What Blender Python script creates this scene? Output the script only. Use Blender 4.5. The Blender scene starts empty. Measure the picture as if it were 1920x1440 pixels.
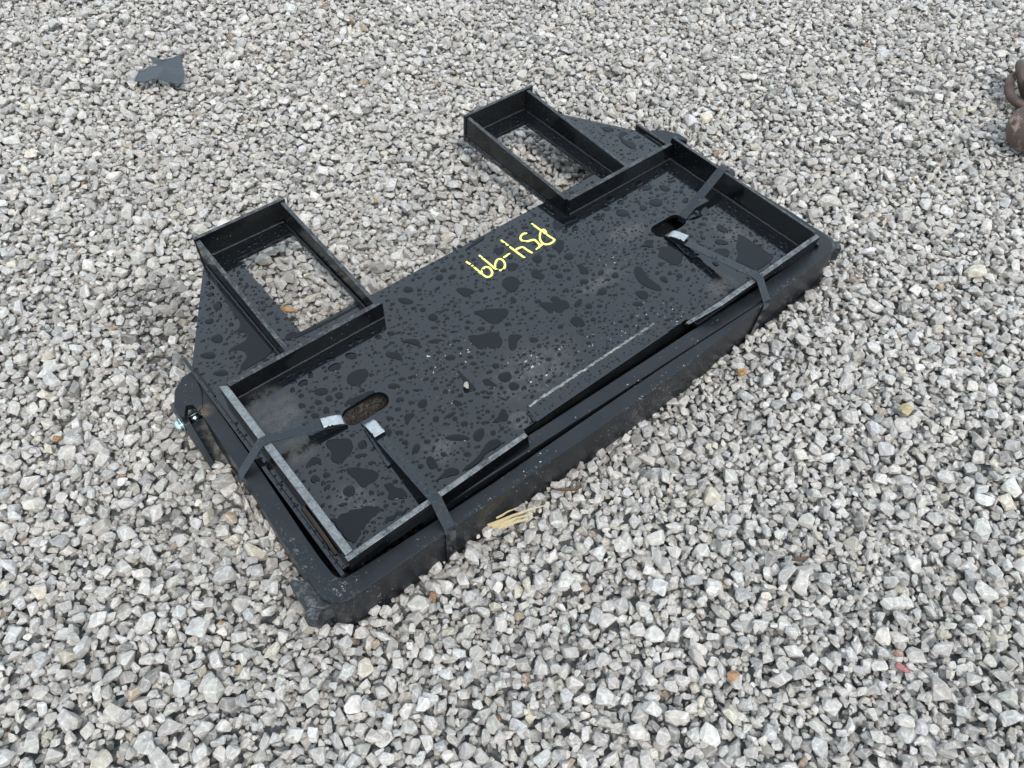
# Steel loader mounting plate strapped onto a black frame, lying on crushed stone.
import bpy, bmesh, math, random
import numpy as np
from mathutils import Vector, Matrix
sc = bpy.context.scene
R = math.radians
# ---------------------------------------------------------------- camera
cam_d = bpy.data.cameras.new('camera'); cam = bpy.data.objects.new('camera', cam_d)
sc.collection.objects.link(cam); sc.camera = cam
PITCH, ROLL, YAW = R(52.68086), R(2.07833), R(-41.23571)
fw = Vector((-math.sin(YAW)*math.cos(PITCH), math.cos(YAW)*math.cos(PITCH), -math.sin(PITCH)))
rt = Vector((math.cos(YAW), math.sin(YAW), 0)); up = rt.cross(fw)
r2 = math.cos(ROLL)*rt + math.sin(ROLL)*up; u2 = -math.sin(ROLL)*rt + math.cos(ROLL)*up
M = Matrix((r2, u2, -fw)).transposed().to_4x4(); M.translation = Vector((-0.7140007, -0.6737245, 1.1242844))
cam.matrix_world = M
cam_d.sensor_width = 36.0; cam_d.lens = 1476.837/1920*36.0
cam_d.clip_start = 0.02; cam_d.clip_end = 200
# ---------------------------------------------------------------- world: bright overcast sky
SUN_EL, SUN_AZ = R(54), R(200)      # azimuth measured clockwise from +Y
w = bpy.data.worlds.new("World"); sc.world = w; w.use_nodes = True
nt = w.node_tree; nt.nodes.clear()
def N(t, typ, **kw):
    n = t.nodes.new(typ)
    for k, v in kw.items():
        if isinstance(v, (int, float, tuple, list, str, bool)) and hasattr(n, k): setattr(n, k, v)
    return n
sky = N(nt, 'ShaderNodeTexSky', sky_type='NISHITA', sun_disc=False)
sky.sun_elevation = SUN_EL; sky.sun_rotation = SUN_AZ; sky.dust_density = 3.0
tc = N(nt, 'ShaderNodeTexCoord'); no = N(nt, 'ShaderNodeTexNoise')
no.inputs['Scale'].default_value = 1.3; no.inputs['Detail'].default_value = 4; no.inputs['Roughness'].default_value = .5
nt.links.new(tc.outputs['Generated'], no.inputs['Vector'])
cr = N(nt, 'ShaderNodeValToRGB'); cr.color_ramp.elements[0].position = .3; cr.color_ramp.elements[1].position = .72
cr.color_ramp.elements[0].color = (.72, .88, 1.03, 1); cr.color_ramp.elements[1].color = (.92, 1.07, 1.22, 1)
nt.links.new(no.outputs['Fac'], cr.inputs['Fac'])
vm = N(nt, 'ShaderNodeVectorMath', operation='SCALE'); vm.inputs['Scale'].default_value = 10.4
nt.links.new(cr.outputs['Color'], vm.inputs[0])
mx = N(nt, 'ShaderNodeMix', data_type='RGBA'); mx.inputs['Factor'].default_value = .88
nt.links.new(sky.outputs['Color'], mx.inputs['A']); nt.links.new(vm.outputs['Vector'], mx.inputs['B'])
bg = N(nt, 'ShaderNodeBackground'); bg.inputs['Strength'].default_value = .1
out = N(nt, 'ShaderNodeOutputWorld')
nt.links.new(mx.outputs['Result'], bg.inputs['Color']); nt.links.new(bg.outputs['Background'], out.inputs['Surface'])
# ---------------------------------------------------------------- soft sun behind the cloud
sd = bpy.data.lights.new('sun', 'SUN'); so = bpy.data.objects.new('sun', sd); sc.collection.objects.link(so)
sd.energy = 1.5; sd.angle = R(11); sd.color = (1.0, .965, .91)
sv = Vector((math.sin(SUN_AZ)*math.cos(SUN_EL), math.cos(SUN_AZ)*math.cos(SUN_EL), math.sin(SUN_EL)))
so.rotation_euler = sv.to_track_quat('Z', 'Y').to_euler(); so.location = sv*5
sc.view_settings.view_transform = 'Standard'; sc.view_settings.look = 'None'
sc.view_settings.gamma = 1; sc.view_settings.exposure = 0.65
# ---------------------------------------------------------------- material helpers
def mat(name):
    m = bpy.data.materials.new(name); m.use_nodes = True
    t = m.node_tree; b = t.nodes['Principled BSDF']; return m, t, b
def noise(t, vec, scale, detail=4, rough=.55, dist=0):
    n = N(t, 'ShaderNodeTexNoise'); n.inputs['Scale'].default_value = scale; n.inputs['Detail'].default_value = detail
    n.inputs['Roughness'].default_value = rough; n.inputs['Distortion'].default_value = dist
    t.links.new(vec, n.inputs['Vector']); return n.outputs['Fac']
def ramp(t, fac, stops):
    n = N(t, 'ShaderNodeValToRGB'); e = n.color_ramp.elements
    while len(e) < len(stops): e.new(.5)
    for i, (p, c) in enumerate(stops):
        e[i].position = p; e[i].color = (c, c, c, 1) if not isinstance(c, tuple) else (*c, 1)
    t.links.new(fac, n.inputs['Fac']); return n.outputs['Color']
def mixc(t, f, a, b, mode='MIX'):
    n = N(t, 'ShaderNodeMix', data_type='RGBA', blend_type=mode)
    for s, v in (('Factor', f), ('A', a), ('B', b)):
        if isinstance(v, (int, float)): n.inputs[s].default_value = v if s == 'Factor' else (v, v, v, 1)
        elif isinstance(v, tuple): n.inputs[s].default_value = (*v, 1)
        else: t.links.new(v, n.inputs[s])
    return n.outputs['Result']
def mth(t, op, a, b=0.0, c=0.0):
    n = N(t, 'ShaderNodeMath', operation=op)
    for i, v in enumerate((a, b, c)):
        if isinstance(v, (int, float)): n.inputs[i].default_value = v
        else: t.links.new(v, n.inputs[i])
    return n.outputs[0]
def bump(t, b, h, strength=.3, dist=.002):
    n = N(t, 'ShaderNodeBump'); n.inputs['Strength'].default_value = strength; n.inputs['Distance'].default_value = dist
    t.links.new(h, n.inputs['Height']); t.links.new(n.outputs['Normal'], b.inputs['Normal'])
def objvec(t):
    return N(t, 'ShaderNodeTexCoord').outputs['Object']
def spot(t, vec, cx, cy, rx, ry, soft=.5):
    """soft elliptical mask in object space, 1 inside -> 0 outside"""
    s = N(t, 'ShaderNodeSeparateXYZ'); t.links.new(vec, s.inputs[0])
    a = mth(t, 'DIVIDE', mth(t, 'SUBTRACT', s.outputs[0], cx), rx); c = mth(t, 'DIVIDE', mth(t, 'SUBTRACT', s.outputs[1], cy), ry)
    d = mth(t, 'SQRT', mth(t, 'ADD', mth(t, 'MULTIPLY', a, a), mth(t, 'MULTIPLY', c, c)))
    m = N(t, 'ShaderNodeMapRange'); m.interpolation_type = 'SMOOTHSTEP'
    t.links.new(d, m.inputs['Value']); m.inputs['From Min'].default_value = 1.0; m.inputs['From Max'].default_value = 1.0-soft
    return m.outputs['Result']
def maxi(t, L):
    r = L[0]
    for x in L[1:]: r = mth(t, 'MAXIMUM', r, x)
    return r
# glossy black enamel with dried mud patches and paint chips
m_plate, t, b = mat('black_enamel'); v = objvec(t)
dust = maxi(t, [spot(t, v, -.512, .185, .055, .075), spot(t, v, -.525, .088, .05, .035), spot(t, v, -.10, -.03, .13, .075, .9), spot(t, v, .335, -.10, .045, .028),
                spot(t, v, .475, -.02, .035, .10), spot(t, v, .30, .13, .06, .03), spot(t, v, -.19, -.098, .024, .020, .2), spot(t, v, -.50, -.06, .05, .06, .9),
                spot(t, v, .16, .06, .10, .03, .9), spot(t, v, -.33, -.06, .05, .04, .9)])
n1 = noise(t, v, 45, 6, .65); n2 = noise(t, v, 210, 4, .7)
dm = mth(t, 'MULTIPLY', dust, ramp(t, mth(t, 'ADD', mth(t, 'MULTIPLY', n1, .7), mth(t, 'MULTIPLY', n2, .3)), [(.40, 0.0), (.60, 1.0)]))
chipmask = maxi(t, [spot(t, v, -.09, -.03, .11, .06), spot(t, v, -.245, .012, .04, .03), spot(t, v, -.20, .09, .09, .05), spot(t, v, .22, .09, .07, .03),
                    spot(t, v, .10, -.06, .16, .04), spot(t, v, .20, -.10, .05, .03)])
chips = mth(t, 'MULTIPLY', chipmask, ramp(t, noise(t, v, 120, 3, .6, .4), [(.665, 0.0), (.69, 1.0)]))
haze = mth(t, 'MULTIPLY', noise(t, v, 9, 5, .6), .003)
base = mixc(t, 1.0, (.0045, .0052, .0062), haze, 'ADD')
base = mixc(t, mth(t, 'MULTIPLY', dm, .55), base, (.085, .078, .068)); base = mixc(t, chips, base, (.42, .41, .38))
t.links.new(base, b.inputs['Base Color'])
rg = mth(t, 'ADD', mth(t, 'ADD', .055, mth(t, 'MULTIPLY', noise(t, v, 14, 5, .6), .05)), mth(t, 'MULTIPLY', dm, .5)); t.links.new(rg, b.inputs['Roughness'])
b.inputs['IOR'].default_value = 1.56
bump(t, b, mth(t, 'ADD', mth(t, 'MULTIPLY', noise(t, v, 6, 2, .4), 1.0), mth(t, 'MULTIPLY', dm, .12)), .25, .0022)
# satin black of the flanges: dusty, drip marks
def satin(name, col, r0, dustamt, fleck, bstr=.25, ior=1.5, dry=0.0, dirt=None, scuffs=None, spec=.5):
    m, t, b = mat(name); v = objvec(t)
    n1 = noise(t, v, 18, 6, .65); n2 = noise(t, v, 160, 4, .7)
    g = mixc(t, mth(t, 'MULTIPLY', ramp(t, n1, [(.42, 0.), (.72, 1.)]), dustamt), col, (.10, .098, .09))
    fl = ramp(t, noise(t, v, 230, 2, .5, .3), [(.70, 0.), (.735, 1.)]); g2 = mth(t, 'MULTIPLY', mth(t, 'MULTIPLY', fl, ramp(t, noise(t, v, 13, 3), [(.45, 0.), (.62, 1.)])), fleck)
    dm_ = mth(t, 'MULTIPLY', ramp(t, noise(t, v, 5.0, 2, .4, .5), [(.50, 0.), (.53, 1.)]), dry)
    g = mixc(t, dm_, g, (.020, .021, .021))
    if dirt: g = mixc(t, mth(t, 'MULTIPLY', spot(t, v, *dirt), ramp(t, noise(t, v, 60, 4), [(.35, .1), (.6, .55)])), g, (.13, .085, .05))
    if scuffs:
        sm = mth(t, 'MULTIPLY', maxi(t, [spot(t, v, *q_) for q_ in scuffs]), ramp(t, noise(t, v, 150, 5, .75, 1.2), [(.56, 0.), (.66, .8)])); g = mixc(t, sm, g, (.20, .21, .21))
    g = mixc(t, g2, g, (.45, .45, .43)); t.links.new(g, b.inputs['Base Color']); b.inputs['Specular IOR Level'].default_value = spec
    t.links.new(mth(t, 'ADD', mth(t, 'ADD', r0, mth(t, 'MULTIPLY', dm_, .30)), mth(t, 'MULTIPLY', mth(t, 'ADD', mth(t, 'MULTIPLY', n1, .6), mth(t, 'MULTIPLY', n2, .4)), .24)), b.inputs['Roughness'])
    b.inputs['IOR'].default_value = ior
    bump(t, b, mth(t, 'ADD', mth(t, 'MULTIPLY', n2, .5), noise(t, v, 40, 3)), bstr, .0008); return m
m_flange = satin('black_flange_paint', (.003, .0034, .004), .03, .012, .5, .25, 1.42, .4, spec=.36)
m_frame = satin('satin_black_powder_coat', (.0065, .0078, .010), .27, .06, 1.0, .4, 1.39, 0.0, (-.600, .258, .020, .018, .6), [(-.60, -.165, .05, .04, .8), (-.612, -.07, .018, .08, .8), (.06, -.1965, .16, .005, .8), (-.33, -.188, .2, .006, .9), (.45, -.18, .12, .01, .9)], .5)
m_dark = satin('dark_steel', (.008, .009, .010), .22, .10, .3)
# worn ground-steel edges
def worn(name, lo, hi, amt0, amt1):
    m, t, b = mat(name); v = objvec(t)
    n1 = noise(t, v, 70, 6, .7, .5); n2 = noise(t, v, 300, 3, .6)
    f = ramp(t, mth(t, 'ADD', mth(t, 'MULTIPLY', n1, .65), mth(t, 'MULTIPLY', n2, .35)), [(amt0, 0.), (amt1, 1.)])
    t.links.new(mixc(t, f, lo, hi), b.inputs['Base Color'])
    t.links.new(mth(t, 'MULTIPLY', f, .75), b.inputs['Metallic']); t.links.new(mth(t, 'ADD', .30, mth(t, 'MULTIPLY', n2, .35)), b.inputs['Roughness'])
    bump(t, b, n1, .5, .0008); return m
m_worn = worn('scuffed_steel_edge', (.02, .022, .024), (.26, .27, .26), .40, .66)
m_bare = worn('bare_ground_steel_edge', (.05, .052, .052), (.27, .28, .28), .36, .64)
m_scuff = worn('lightly_scuffed_edge', (.009, .010, .011), (.20, .21, .21), .48, .74)
m_weld = worn('weld_bead_steel', (.008, .009, .010), (.22, .22, .20), .60, .85)
m_beadw = worn('rubbed_weld_bead', (.02, .022, .02), (.32, .33, .29), .40, .62)
m_weld.node_tree.nodes['Principled BSDF'].inputs['IOR'].default_value = 1.5
# strapping, seals, zinc, paint marker
m_strap, t, b = mat('black_plastic_strapping'); v = objvec(t); n1 = noise(t, v, 90, 5, .6)
t.links.new(mixc(t, ramp(t, noise(t, v, 160, 4, .6), [(.56, 0.), (.80, .30)]), (.007, .009, .012), (.13, .15, .16)), b.inputs['Base Color'])
t.links.new(mth(t, 'ADD', .08, mth(t, 'MULTIPLY', n1, .12)), b.inputs['Roughness']); bump(t, b, n1, .15, .0006)
m_seal, t, b = mat('galvanised_seal'); v = objvec(t); b.inputs['Metallic'].default_value = .85
n1 = noise(t, v, 130, 4, .6); t.links.new(ramp(t, n1, [(.3, .34), (.7, .52)]), b.inputs['Base Color']); b.inputs['Roughness'].default_value = .42; bump(t, b, n1, .3, .0006)
m_zinc, t, b = mat('zinc_plated_bolt'); b.inputs['Metallic'].default_value = 1; b.inputs['Base Color'].default_value = (.55, .68, .66, 1); b.inputs['Roughness'].default_value = .22
m_yellow, t, b = mat('yellow_paint_marker'); v = objvec(t)
t.links.new(mixc(t, noise(t, v, 300, 3), (.90, .77, .15), (.97, .86, .24)), b.inputs['Base Color']); b.inputs['Roughness'].default_value = .45
# water beads lying on black paint: smooth, weaker mirror than the enamel
m_water, t, b = mat('rain_water_on_black'); b.inputs['Base Color'].default_value = (.003, .0042, .0055, 1)
b.inputs['Roughness'].default_value = .015; b.inputs['IOR'].default_value = 1.335
m_rust, t, b = mat('rusty_iron'); v = objvec(t); n1 = noise(t, v, 28, 6, .7); n2 = noise(t, v, 140, 5, .7)
t.links.new(mixc(t, ramp(t, n1, [(.54, 0.), (.64, 1.)]), mixc(t, n2, (.05, .036, .032), (.13, .085, .066)), (.36, .24, .19)), b.inputs['Base Color'])
b.inputs['Roughness'].default_value = .75; bump(t, b, mth(t, 'ADD', n1, n2), .6, .002)
m_chain, t, b = mat('weathered_chain_iron'); v = objvec(t); n1 = noise(t, v, 30, 5, .7)
t.links.new(mixc(t, ramp(t, n1, [(.35, 0.), (.7, 1.)]), (.030, .024, .021), (.10, .055, .038)), b.inputs['Base Color']); b.inputs['Roughness'].default_value = .6; bump(t, b, noise(t, v, 200, 4), .5, .001)
m_plastic, t, b = mat('torn_black_plastic'); v = objvec(t)
t.links.new(mixc(t, noise(t, v, 60, 5, .7), (.014, .018, .022), (.050, .058, .066)), b.inputs['Base Color']); b.inputs['Roughness'].default_value = .42; bump(t, b, noise(t, v, 90, 4), .4, .002)
m_straw, t, b = mat('dry_splintered_wood'); v = objvec(t); mp = N(t, 'ShaderNodeMapping'); mp.inputs['Scale'].default_value = (8, 160, 60); mp.inputs['Rotation'].default_value = (0, 0, R(28))
t.links.new(v, mp.inputs['Vector']); n1 = noise(t, mp.outputs['Vector'], 3, 4); t.links.new(mixc(t, n1, (.28, .21, .10), (.58, .47, .27)), b.inputs['Base Color']); b.inputs['Roughness'].default_value = .7; bump(t, b, n1, .5, .001)
m_leaf, t, b = mat('dry_brown_leaf'); v = objvec(t); t.links.new(mixc(t, noise(t, v, 80, 4), (.20, .10, .04), (.45, .27, .11)), b.inputs['Base Color']); b.inputs['Roughness'].default_value = .5
m_bark, t, b = mat('dark_bark'); v = objvec(t); t.links.new(mixc(t, noise(t, v, 90, 4), (.03, .018, .012), (.16, .085, .05)), b.inputs['Base Color']); b.inputs['Roughness'].default_value = .8
# stones
def stone_mat(name, fixed=None):
    m, t, b = mat(name); v = objvec(t)
    if fixed is None:
        a = N(t, 'ShaderNodeAttribute', attribute_type='INSTANCER', attribute_name='tint'); col = a.outputs['Color']
        a2 = N(t, 'ShaderNodeAttribute', attribute_type='INSTANCER', attribute_name='seed')
        va = N(t, 'ShaderNodeVectorMath', operation='ADD'); t.links.new(v, va.inputs[0]); t.links.new(a2.outputs['Vector'], va.inputs[1]); v = va.outputs['Vector']
    else:
        c = N(t, 'ShaderNodeRGB'); c.outputs[0].default_value = (*fixed, 1); col = c.outputs[0]
    e = N(t, 'ShaderNodeAttribute', attribute_type='GEOMETRY', attribute_name='edge').outputs['Fac']
    mott = ramp(t, noise(t, v, 1.6, 6, .65, .3), [(.30, .66), (.50, .92), (.72, 1.2)])
    c = mixc(t, 1.0, col, mott, 'MULTIPLY')
    vein = ramp(t, mth(t, 'ABSOLUTE', mth(t, 'SUBTRACT', noise(t, v, 1.1, 3, .5, 1.2), .5)), [(0.0, 1.0), (.022, 0.0)])
    wear = mth(t, 'MULTIPLY', e, ramp(t, noise(t, v, 3.2, 4, .7), [(.30, .0), (.55, 1.0)]))
    f = mth(t, 'MAXIMUM', mth(t, 'MULTIPLY', wear, .9), mth(t, 'MULTIPLY', vein, .4))
    white = mixc(t, .45, mixc(t, 1.0, col, (1.6, 1.6, 1.6), 'MULTIPLY'), (.82, .81, .78))
    c = mixc(t, f, c, white)
    t.links.new(c, b.inputs['Base Color']); b.inputs['Roughness'].default_value = .72; b.inputs['Specular IOR Level'].default_value = .35
    bump(t, b, mth(t, 'ADD', noise(t, v, 7, 6, .7), mth(t, 'MULTIPLY', noise(t, v, 30, 3, .6), .35)), .55, .05 if fixed is None else .05); return m
m_stone = stone_mat('crushed_limestone')
m_grit, t, b = mat('stone_dust_and_grit'); v = objvec(t)
vo = N(t, 'ShaderNodeTexVoronoi'); vo.inputs['Scale'].default_value = 90; t.links.new(v, vo.inputs['Vector'])
g = mixc(t, noise(t, v, 40, 5), (.03, .03, .029), (.12, .118, .112)); sepc = N(t, 'ShaderNodeSeparateColor'); t.links.new(vo.outputs['Color'], sepc.inputs[0])
g = mixc(t, .6, g, mixc(t, sepc.outputs[0], (.04, .04, .038), (.22, .215, .21)))
g = mixc(t, mth(t, 'MULTIPLY', spot(t, v, -.54, .58, .14, .2, .9), .6), g, (.02, .017, .014)); t.links.new(g, b.inputs['Base Color']); b.inputs['Roughness'].default_value = .85
bump(t, b, vo.outputs['Distance'], .8, .01)
# ---------------------------------------------------------------- object helpers
def link(o, parent=None):
    sc.collection.objects.link(o)
    if parent: o.parent = parent
    return o
def tag(o, label=None, cat=None, group=None, kind=None):
    for k, v in (('label', label), ('category', cat), ('group', group), ('kind', kind)):
        if v: o[k] = v
    return o
def empty(name, loc, label, cat, group=None):
    o = bpy.data.objects.new(name, None); o.empty_display_size = .05; o.location = loc; link(o); tag(o, label, cat, group)
    bpy.context.view_layer.update(); return o
def mobj(name, bm, mats, parent=None, bevel=0, smooth=False, seg=2):
    me = bpy.data.meshes.new(name); bmesh.ops.recalc_face_normals(bm, faces=bm.faces); bm.to_mesh(me); bm.free()
    for m in (mats if isinstance(mats, (list, tuple)) else [mats]): me.materials.append(m)
    if smooth: me.polygons.foreach_set('use_smooth', [True]*len(me.polygons))
    o = bpy.data.objects.new(name, me); link(o, parent)
    if parent: o.matrix_parent_inverse = parent.matrix_world.inverted()
    if bevel:
        md = o.modifiers.new('bevel', 'BEVEL'); md.width = bevel; md.segments = seg; md.limit_method = 'ANGLE'; md.angle_limit = R(35)
        me.polygons.foreach_set('use_smooth', [True]*len(me.polygons)); md.harden_normals = True
    return o
def box(bm, x0, x1, y0, y1, z0, z1, topmat=None):
    vs = [bm.verts.new(p) for p in ((x0,y0,z0),(x1,y0,z0),(x1,y1,z0),(x0,y1,z0),(x0,y0,z1),(x1,y0,z1),(x1,y1,z1),(x0,y1,z1))]
    fs = [bm.faces.new([vs[i] for i in f]) for f in ((3,2,1,0),(4,5,6,7),(0,1,5,4),(1,2,6,5),(2,3,7,6),(3,0,4,7))]
    if topmat is not None: fs[1].material_index = topmat
    return vs, fs
def hexa(bm, P, topmat=None):
    vs = [bm.verts.new(p) for p in P]
    fs = [bm.faces.new([vs[i] for i in f]) for f in ((3,2,1,0),(4,5,6,7),(0,1,5,4),(1,2,6,5),(2,3,7,6),(3,0,4,7))]
    if topmat is not None: fs[1].material_index = topmat
    return vs, fs
def flat(bm, loops, z0, z1):
    """plate with holes: loops[0] outline, the rest holes"""
    for z in (z0, z1):
        es = []; vv = []
        for L in loops:
            vs = [bm.verts.new((x, y, z)) for x, y in L]; vv.append(vs)
            es += [bm.edges.new((vs[i-1], vs[i])) for i in range(len(vs))]
        bmesh.ops.triangle_fill(bm, edges=es, use_beauty=True, use_dissolve=False)
        if z == z0: lo = vv
        else: hi = vv
    for a, c in zip(lo, hi):
        for i in range(len(a)): bm.faces.new((a[i-1], a[i], c[i], c[i-1]))
def arc(cx, cy, r, a0, a1, n=8):
    return [(cx+r*math.cos(R(a0+(a1-a0)*i/n)), cy+r*math.sin(R(a0+(a1-a0)*i/n))) for i in range(n+1)]
def stadium(cx, cy, hl, r):
    return arc(cx+hl-r, cy, r, -90, 90, 10) + arc(cx-hl+r, cy, r, 90, 270, 10)
def bead(bm, pts, r=.003, seed=0, n=6):
    rnd = random.Random(seed); pts = [Vector(p) for p in pts]; P = []
    for a, c in zip(pts, pts[1:]):
        k = max(1, int((c-a).length/.0035)); P += [a.lerp(c, i/k) for i in range(k)]
    P.append(pts[-1]); prev = None
    for i, p in enumerate(P):
        d = (P[min(i+1, len(P)-1)]-P[max(i-1, 0)]).normalized(); s = d.cross(Vector((0, 0, 1))).normalized(); u = s.cross(d)
        rr = r*(.75+.5*rnd.random()); off = Vector((rnd.uniform(-1, 1), rnd.uniform(-1, 1), 0))*r*.25
        ring = [bm.verts.new(p+off+(s*math.cos(2*math.pi*j/n)+u*math.sin(2*math.pi*j/n))*rr) for j in range(n)]
        if prev:
            for j in range(n): bm.faces.new((prev[j-1], prev[j], ring[j], ring[j-1]))
        prev = ring
def tube(bm, pts, r, n=10, closed=False):
    pts = [Vector(p) for p in pts]; rings = []; L = len(pts)
    for i, p in enumerate(pts):
        d = ((pts[(i+1) % L]-pts[i-1]) if closed else (pts[min(i+1, L-1)]-pts[max(i-1, 0)])).normalized()
        ref = Vector((0, 0, 1)) if abs(d.z) < .9 else Vector((1, 0, 0)); s = d.cross(ref).normalized(); u = s.cross(d)
        rad = r[i] if isinstance(r, (list, tuple)) else r
        rings.append([bm.verts.new(p+(s*math.cos(2*math.pi*j/n)+u*math.sin(2*math.pi*j/n))*rad) for j in range(n)])
    rr = rings+[rings[0]] if closed else rings
    for a, c in zip(rr, rr[1:]):
        for j in range(n): bm.faces.new((a[j-1], a[j], c[j], c[j-1]))
    if not closed: bm.faces.new(rings[0]); bm.faces.new(rings[-1][::-1])
def ribbon(bm, C, wdir, wid, th):
    """flat band along centres C, wdir = width direction(s)"""
    C = [Vector(c) for c in C]; rows = []
    for i, c in enumerate(C):
        wd = (wdir[i] if isinstance(wdir, list) else wdir); wd = Vector(wd).normalized()
        d = (C[min(i+1, len(C)-1)]-C[max(i-1, 0)]).normalized(); wd = (wd-d*wd.dot(d)).normalized(); nn = wd.cross(d).normalized()
        rows.append([bm.verts.new(c+wd*wid/2*s+nn*th/2*q) for s, q in ((-1, -1), (1, -1), (1, 1), (-1, 1))])
    for a, c in zip(rows, rows[1:]):
        for j in range(4): bm.faces.new((a[j-1], a[j], c[j], c[j-1]))
    bm.faces.new(rows[0]); bm.faces.new(rows[-1][::-1])
# ================================================================ MOUNTING PLATE
plate = empty('mounting_plate', (0, 0, 0), 'glossy black steel loader mounting plate covered in rain beads, strapped on a frame', 'mounting plate')
OUT = [(-.575,-.141),(-.203,-.141),(-.196,-.118),(.214,-.118),(.222,-.141),(.575,-.141),(.575,.363),(.437,.590),(.430,.612),(.232,.612),(.232,.318),(.225,.311),
       (-.228,.311),(-.236,.318),(-.236,.612),(-.440,.612),(-.443,.585),(-.575,.363)]
WIN = [[(s*.255, .3135), (s*.255, .562), (s*.38, .562), (s*.38, .3135)] for s in (-1, 1)]
SLOT = [stadium(s*.3826, .0895, .045, .0195) for s in (-1, 1)]
bm = bmesh.new(); flat(bm, [OUT]+WIN+SLOT, -.009, 0); mobj('main_plate', bm, m_plate, plate, .0007)
MAT2 = [m_flange, m_scuff]
bm = bmesh.new(); hexa(bm, [(-.565,-.141,0),(-.551,-.141,0),(-.551,.250,0),(-.565,.250,0),(-.564,-.141,.034),(-.5495,-.141,.034),(-.5495,.255,.034),(-.564,.264,.034)], 1)
o = mobj('side_flange', bm, [m_flange, m_bare], plate, .0022); tag(o, 'side flange with bright bare steel top edge')
bm = bmesh.new(); hexa(bm, [(.553,-.141,0),(.562,-.141,0),(.562,.258,0),(.553,.258,0),(.559,-.141,.045),(.568,-.141,.042),(.570,.262,.046),(.562,.262,.046)], 1)
mobj('side_flange', bm, MAT2, plate, .0015)
bm = bmesh.new(); hexa(bm, [(-.566,-.1515,-.004),(-.208,-.1485,-.004),(-.208,-.1405,-.004),(-.566,-.1415,-.004),(-.566,-.152,.034),(-.214,-.149,.034),(-.214,-.139,.034),(-.566,-.141,.034)], 1)
mobj('front_lip', bm, [m_flange, m_worn], plate, .0018)
bm = bmesh.new()
vs = [bm.verts.new(p) for p in ((.205,-.130,-.006),(.566,-.1515,-.004),(.566,-.1415,-.004),(.205,-.1215,-.006),(.207,-.130,.000),(.268,-.152,.030),(.570,-.152,.036),(.570,-.1405,.036),(.268,-.1405,.030),(.207,-.1220,.000))]
for f in ((3,2,1,0),(0,1,6,5,4),(3,9,8,7,2),(0,4,9,3),(4,5,8,9),(5,6,7,8),(1,2,7,6)):
    q_ = bm.faces.new([vs[i] for i in f]); q_.material_index = 1 if f in ((4,5,8,9),(5,6,7,8)) else 0
mobj('front_lip', bm, [m_flange, m_worn], plate, .0018)
for s, h in ((-1, .038), (1, .040)):
    bm = bmesh.new(); x0, x1 = sorted((s*.5495 if s < 0 else .5525, s*.2355)); box(bm, x0, x1, .2475, .2575, 0, h, 1); mobj('cross_bar', bm, MAT2, plate, .0013)
# the two upright window frames behind the tray
for s, xo, xi, sh in ((-1, -.4365, -.2495, 0), (1, .4135, .2335, 0)):
    bm = bmesh.new(); X0, X1 = (-.438, -.237) if s < 0 else (.231, .436)
    hexa(bm, [(X0,.6035,-.016),(X1,.6035,-.016),(X1,.612,-.016),(X0,.612,-.016),(X0,.600,.056),(X1,.600,.056),(X1,.608,.056),(X0,.608,.056)], 1)
    mobj('end_flange', bm, MAT2, plate, .0013)
    for x in (xo, xi):
        bm = bmesh.new(); xb = x+.009
        hexa(bm, [(x,.2575,0),(xb,.2575,0),(xb,.6025,0),(x,.6025,0),(x,.2585,.036),(xb,.2585,.036),(xb,.5995,.052),(x,.5995,.052)], 1)
        mobj('side_rib', bm, MAT2, plate, .0015)
# plate-edge stiffeners on both sides, bar welded on the front edge
for s in (-1, 1):
    bm = bmesh.new(); x0, x1 = sorted((s*.5755, s*.5705+s*.0)); x0, x1 = (s*.582, s*.576) if s < 0 else (.576, .582)
    box(bm, x0-(.001 if s < 0 else 0), x1+(.001 if s > 0 else 0), -.153, .383, -.055, .009); mobj('end_plate', bm, m_plate, plate, .001)
bm = bmesh.new(); OB = [(-.160,-.088),(-.166,-.092),(-.170,-.1215)]+[(.160,-.1215)]+[(.157,-.095),(.150,-.090)]
flat(bm, [OB[::-1]], .0005, .0045); mobj('edge_bar', bm, m_plate, plate, .0012)
bm = bmesh.new(); box(bm, -.204, .225, -.1175, -.112, -.055, -.0095); mobj('gap_blackout', bm, m_dark, plate, .001)  # dark strip added under the front edge so the gap reads black
bm = bmesh.new(); box(bm, -.160, .152, -.0838, -.0822, .0001, .0007); mobj('seam_shadow', bm, m_dark, plate)  # thin dark strip standing in for the groove shadow behind the weld
def weld(*a, mt=None, **k):
    bm = bmesh.new(); bead(bm, *a, **k); return mobj('weld_bead', bm, mt or m_weld, plate, 0, True)
weld([(-.160,-.0878,.0022),(.152,-.0888,.0022)], r=.0038, seed=3, mt=m_beadw)
weld([(-.1685,-.094,.002),(-.171,-.119,.002)], r=.0022, seed=4); weld([(.157,-.096,.002),(.161,-.119,.002)], r=.0022, seed=5)
weld([(.551,-.135,.001),(.551,.246,.001)], r=.0026, seed=6); weld([(-.548,-.138,.001),(-.548,.246,.001)], r=.0026, seed=7)
weld([(-.546,.2463,.001),(-.238,.2463,.001)], r=.0022, seed=8); weld([(.238,.2463,.001),(.549,.2463,.001)], r=.0022, seed=9)
weld([(-.426,.6015,.0015),(-.252,.6015,.0015)], r=.0028, seed=10); weld([(.244,.6015,.0015),(.412,.6015,.0015)], r=.0028, seed=11)
weld([(-.5740,.275,.001),(-.5740,.345,.001)], r=.0022, seed=12); weld([(.5740,.275,.001),(.5740,.345,.001)], r=.0022, seed=13)
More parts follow.
